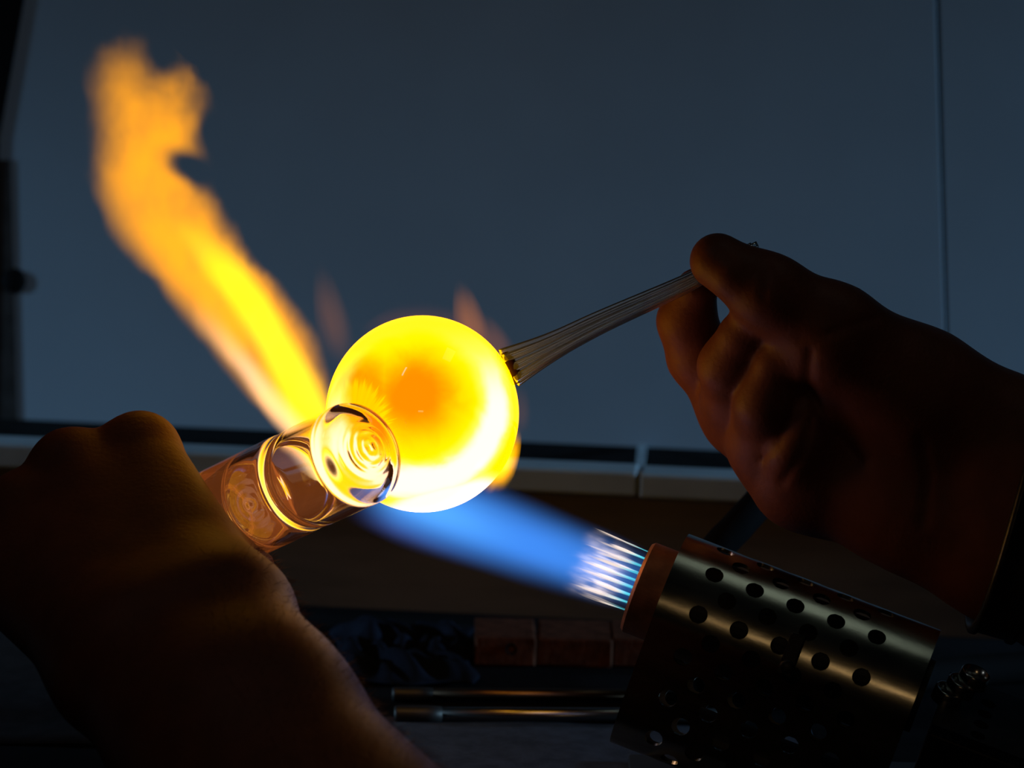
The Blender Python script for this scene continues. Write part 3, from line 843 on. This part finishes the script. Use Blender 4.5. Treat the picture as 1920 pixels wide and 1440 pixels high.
# --- orange plume
PD = 1.236; PPM = FPX / PD
plume_o = P(400, 480, PD)
plume = empty('orange_flame', mat=frame_mat(plume_o, CR, CU))
tag(plume, 'tall orange and yellow flame leaning up to the left behind the glass tube', 'flame')
PC = [(60, 232, 62), (100, 240, 80), (150, 271, 115), (200, 283, 124), (250, 283, 121), (300, 277, 121), (350, 283, 128), (400, 305, 130), (450, 332, 126),
      (500, 376, 128), (550, 424, 128), (600, 466, 126), (650, 496, 118), (700, 520, 104), (750, 548, 88), (800, 580, 74), (850, 615, 60), (900, 650, 42)]
Y0, Y1 = 60, 900
def cv(col, sc=1000.0): return [((y - Y0) / (Y1 - Y0), c_ / sc) for (y, *r_) in PC for c_ in [r_[col]]]
def plume_mat():
    k = NT('orange_flame'); o = k.obj(); x, y, z = k.sep(o)
    n1 = k.noise(k.comb(k.mul(x, 40), k.mul(y, 40), k.mul(z, 22)), 1.0, 3.0, .55)
    n2 = k.noise(k.comb(k.mul(x, 60), k.add(k.mul(y, 60), 9.3), k.mul(z, 45)), 1.0, 3.0, .6)
    py = k.sub(480, k.mul(z, PPM)); px = k.add(k.mul(x, PPM), 400)
    t = k.mul(k.sub(py, Y0), 1 / (Y1 - Y0))
    top = k.smooth(t, .15, .8, 1, .25)
    px = k.add(px, k.mul(k.mul(k.sub(n1, .5), 130), top))
    t2 = k.add(t, k.mul(k.mul(k.sub(n2, .5), .17), top))
    cx = k.mul(k.curve(t2, cv(0)), 1000); hw = k.mul(k.curve(t2, cv(1)), 1000)
    u = k.math('DIVIDE', k.sub(px, cx), hw); v = k.mul(y, 1 / .0125)
    r = k.math('SQRT', k.add(k.mul(u, u), k.mul(v, v)))
    body = k.smooth(r, .45, 1.0, 1, 0)
    # gaps in the plume
    def blob(bx, by, rx, ry, rot):
        dx = k.sub(px, bx); dy = k.sub(py, by); c_, s_ = math.cos(rot), math.sin(rot)
        a = k.mul(k.add(k.mul(dx, c_), k.mul(dy, s_)), 1 / rx); b = k.mul(k.sub(k.mul(dy, c_), k.mul(dx, s_)), 1 / ry)
        return k.smooth(k.math('SQRT', k.add(k.mul(a, a), k.mul(b, b))), .35, 1.15)
    body = k.mul(body, k.mul(blob(362, 318, 88, 40, .45), blob(305, 100, 42, 62, -.2)))
    body = k.mul(body, blob(395, 250, 30, 75, .0))
    body = k.mul(body, k.smooth(t2, .0, .24, 0, 1))
    body = k.mul(body, k.smooth(n2, .25, .62, .45, 1.15))
    dens = k.mul(body, k.smooth(t, .2, .75, .85, 1.15))
    c = k.scalec((108.0, 40.5, .0), dens)
    # bright yellow streak
    yc = [(0, .30), (.40, .335), (.50, .405), (.583, .458), (.643, .492), (.702, .52), (.762, .548), (.822, .570), (.9, .60), (1, .64)]
    sx = k.mul(k.curve(t, yc), 1000)
    us = k.mul(k.sub(px, sx), 1 / 58.0); rs = k.math('SQRT', k.add(k.mul(us, us), k.mul(v, v)))
    streak = k.mul(k.smooth(rs, .2, 1.0, 1, 0), k.smooth(t, .40, .60))
    c = k.vec('ADD', c, k.scalec((105.0, 74.0, .0), streak))
    # pale peach flank on the lower left
    pc = [(0, .30), (.6, .375), (.7, .430), (.77, .478), (.83, .515), (.9, .56), (1, .62)]
    sx = k.mul(k.curve(t, pc), 1000)
    us = k.mul(k.sub(px, sx), 1 / 42.0); rs = k.math('SQRT', k.add(k.mul(us, us), k.mul(v, v)))
    pale = k.mul(k.smooth(rs, .0, 1.0, 1, 0), k.smooth(t, .58, .84))
    c = k.vec('ADD', c, k.scalec((70.0, 52.0, 36.0), pale))
    return flame_emit(k, c, k.mul(dens, 55.0))
pts, rad = [], []
seg = 36; vs, fs = [], []
for (yy, c_, h_) in [(48, 230, 20)] + PC + [(912, 655, 20)]:
    for k_ in range(seg):
        a = 2 * PI * k_ / seg
        vs.append(((c_ + h_ * 1.22 * math.cos(a) - 400) / PPM, .0130 * math.sin(a), (480 - yy) / PPM))
nr = len(PC) + 2
for i in range(nr - 1):
    for k_ in range(seg):
        k2 = (k_ + 1) % seg; fs.append((i * seg + k_, i * seg + k2, (i + 1) * seg + k2, (i + 1) * seg + k_))
fs.append(tuple(range(seg))[::-1]); fs.append(tuple((nr - 1) * seg + q for q in range(seg)))
o = mesh_obj('flame_plume', vs, fs, plume_mat(), plume); set_out(o)
# --- licks of flame around the far side of the ball
def lick_mat(name, col):
    k = NT(name); o = k.obj(); r = k.vec('LENGTH', o)
    n1 = k.noise(k.vec('MULTIPLY', o, (1.6, 1.6, 1.0)), 1.3, 3.0)
    r = k.add(r, k.mul(k.sub(n1, .5), .5))
    return flame_emit(k, k.scalec(col, k.smooth(r, .15, .95, 1, 0)))
def lick(px, py, d, rx, ry, rz, rot, col):
    bm = bmesh.new(); bmesh.ops.create_uvsphere(bm, u_segments=24, v_segments=16, radius=1)
    for v in bm.verts:                                             # teardrop, pointed at the top
        q = (v.co.z + 1) / 2; v.co.x *= (1 - .55 * q); v.co.y *= (1 - .55 * q)
    o = bm_obj('flame_lick', bm, lick_mat('flame_lick', col), plume, True)
    m_ = frame_mat(P(px, py, d), CR, CU) @ Matrix.Rotation(rot, 4, 'Y') @ Matrix.Diagonal((rx, ry, rz, 1))
    o.matrix_local = plume.matrix_world.inverted() @ m_
plume.matrix_world = frame_mat(plume_o, CR, CU)
lick(880, 600, 1.240, .0075, .005, .0145, -.25, (42, 12, 1.0))
lick(925, 640, 1.240, .0075, .005, .0120, -.5, (18, 5, .8))
lick(622, 595, 1.232, .0080, .006, .0200, -.22, (12, 3.6, .5))
lick(940, 862, 1.219, .0078, .004, .0125, .45, (700, 290, .5))
lick(975, 770, 1.214, .0050, .004, .0100, .05, (9, 2.6, .4))
lick(790, 610, 1.240, .0260, .006, .0085, .0, (9, 2.2, 1.2))

# ------------------------------------------------------------------ things lying on the bench
# fire bricks in a row
bspec = [(890, 1003, 1252, .0108, .02), (1007, 1146, 1253, .0104, -.01), (1150, 1300, 1255, .0106, .015)]
blab = ['small dark red fire brick with a round hole, left end of the row', 'small dark red fire brick, middle of the row on the bench', 'small dark red fire brick nearest the torch, right end of the row']
for i, (xa, xb, yb, hh, rz) in enumerate(bspec):
    pa = on_bench(xa, yb); pb = on_bench(xb, yb); c_ = (pa + pb) / 2; hl = (pb - pa).length / 2
    bm = box_bm(-hl, hl, 0, .03, 0, hh, .0009)
    for v in bm.verts: v.co += Vector((random.uniform(-1, 1), random.uniform(-1, 1), 0)) * .0003
    br = bm_obj('fire_brick', bm, M_brick); br.location = c_ + Vector((0, 0, .0003)); br.rotation_euler = (0, 0, rz)
    tag(br, blab[i], 'brick', 'fire bricks behind the rods')
    if i == 0:
        vs, fs = lathe([(-.0004, .0021), (-.0004, .0014), (.002, .0014), (.002, 0), (.0025, 0), (.0025, .0021)], 20)
        h_ = mesh_obj('drilled_hole', vs, fs, M_black, br); h_.rotation_euler = (0, 0, PI / 2); h_.location = (.002, -.0002, hh * .62)
# crumpled rag
G = 46; vs, fs = [], []
ra, rb_ = on_bench(610, 1285), on_bench(885, 1285); rc = on_bench(640, 1180)
lx = (rb_ - ra).length; ly = rc.y - ra.y
for j in range(G):
    for i in range(G):
        u, v = i / (G - 1), j / (G - 1)
        e = min(1, 6 * min(u, 1 - u, v, 1 - v))
        hgt = .0012 + e * (.0035 + .0028 * math.sin(u * 17 + 3 * math.sin(v * 7)) * math.cos(v * 11 + 2 * u) + .0022 * math.sin(u * 31 + v * 23) + .003 * math.exp(-((u - .25) ** 2 + (v - .7) ** 2) / .03))
        vs.append((u * lx + .002 * math.sin(v * 13), v * ly + .003 * math.sin(u * 9), max(.0008, hgt)))
for j in range(G - 1):
    for i in range(G - 1): a = j * G + i; fs.append((a, a + 1, a + G + 1, a + G))
rag = mesh_obj('shop_rag', vs, fs, M_rag); rag.location = ra + Vector((0, 0, .0002))
sm = rag.modifiers.new('s', 'SOLIDIFY'); sm.thickness = .0006; sm.offset = 1
tag(rag, 'crumpled dark navy rag on the bench beside the fire bricks', 'rag')
# two rods with dark ends
def bench_rod(name, xa, xb, yb, r, mat, label, dark):
    a = on_bench(xa, yb, r + .0004); b = on_bench(xb, yb + 3, r + .0004)
    root = empty(name, a)
    vs, fs = tube([(0, 0, 0), (b - a) * .5, b - a], [r] * 3, 20); mesh_obj('shaft', vs, fs, mat, root)
    vs, fs = tube([(b - a).normalized() * q for q in (-dark, -dark + .001, -.001, .004)], [r * 1.0, r * 1.15, r * 1.15, r * 1.05], 20); mesh_obj('ferrule', vs, fs, M_blackiron, root)
    return tag(root, label, 'rod')
bench_rod('metal_rod', 790, 1330, 1302, .0022, M_rodmetal, 'brass-brown metal rod lying on the bench, the one farther back', .010)
bench_rod('metal_rod', 806, 1400, 1340, .0027, M_rodsteel, 'steel rod lying on the bench, the one nearer the viewer', .012)
# grey cloth on the near bench
def mat_sheet(name, px0, px1, py0, py1, label, mat, zt=.0012):
    pts_ = [on_bench(px0, py1), on_bench(px1, py1), on_bench(px1, py0), on_bench(px0, py0)]
    x0 = min(p.x for p in pts_); x1 = max(p.x for p in pts_); y0 = pts_[0].y; y1 = pts_[2].y
    nx, ny = 40, 14; vs, fs = [], []
    for j in range(ny + 1):
        for i in range(nx + 1):
            u, v = i / nx, j / ny
            vs.append(((u - .5) * (x1 - x0), (v - .5) * (y1 - y0), zt + .0006 * math.sin(u * 21 + v * 5) * math.sin(v * 9 + 1) ** 2))
    for j in range(ny):
        for i in range(nx): a = j * (nx + 1) + i; fs.append((a, a + 1, a + nx + 2, a + nx + 1))
    o = mesh_obj(name, vs, fs, mat); o.location = ((x0 + x1) / 2, (y0 + y1) / 2, 0)
    m = o.modifiers.new('s', 'SOLIDIFY'); m.thickness = .001; m.offset = -1
    return tag(o, label, 'mat')
M_mat = pbr('blue_grey_mat', (0.034, 0.048, 0.076), 0.95, 0, 0.2, 120, spec=0.05, bump=.0003, bscale=900)
mat_sheet('heat_mat', 560, 1520, 1374, 1560, 'blue-grey heat mat on the bench in front of the rods', M_mat)
mat_sheet('heat_mat', -260, 420, 1190, 1390, 'dark grey heat mat below the left wrist at the left edge', pbr('grey_mat', (0.016, 0.015, 0.018), 0.95, 0, 0.2, 120, bump=.0003, bscale=900, spec=.04))
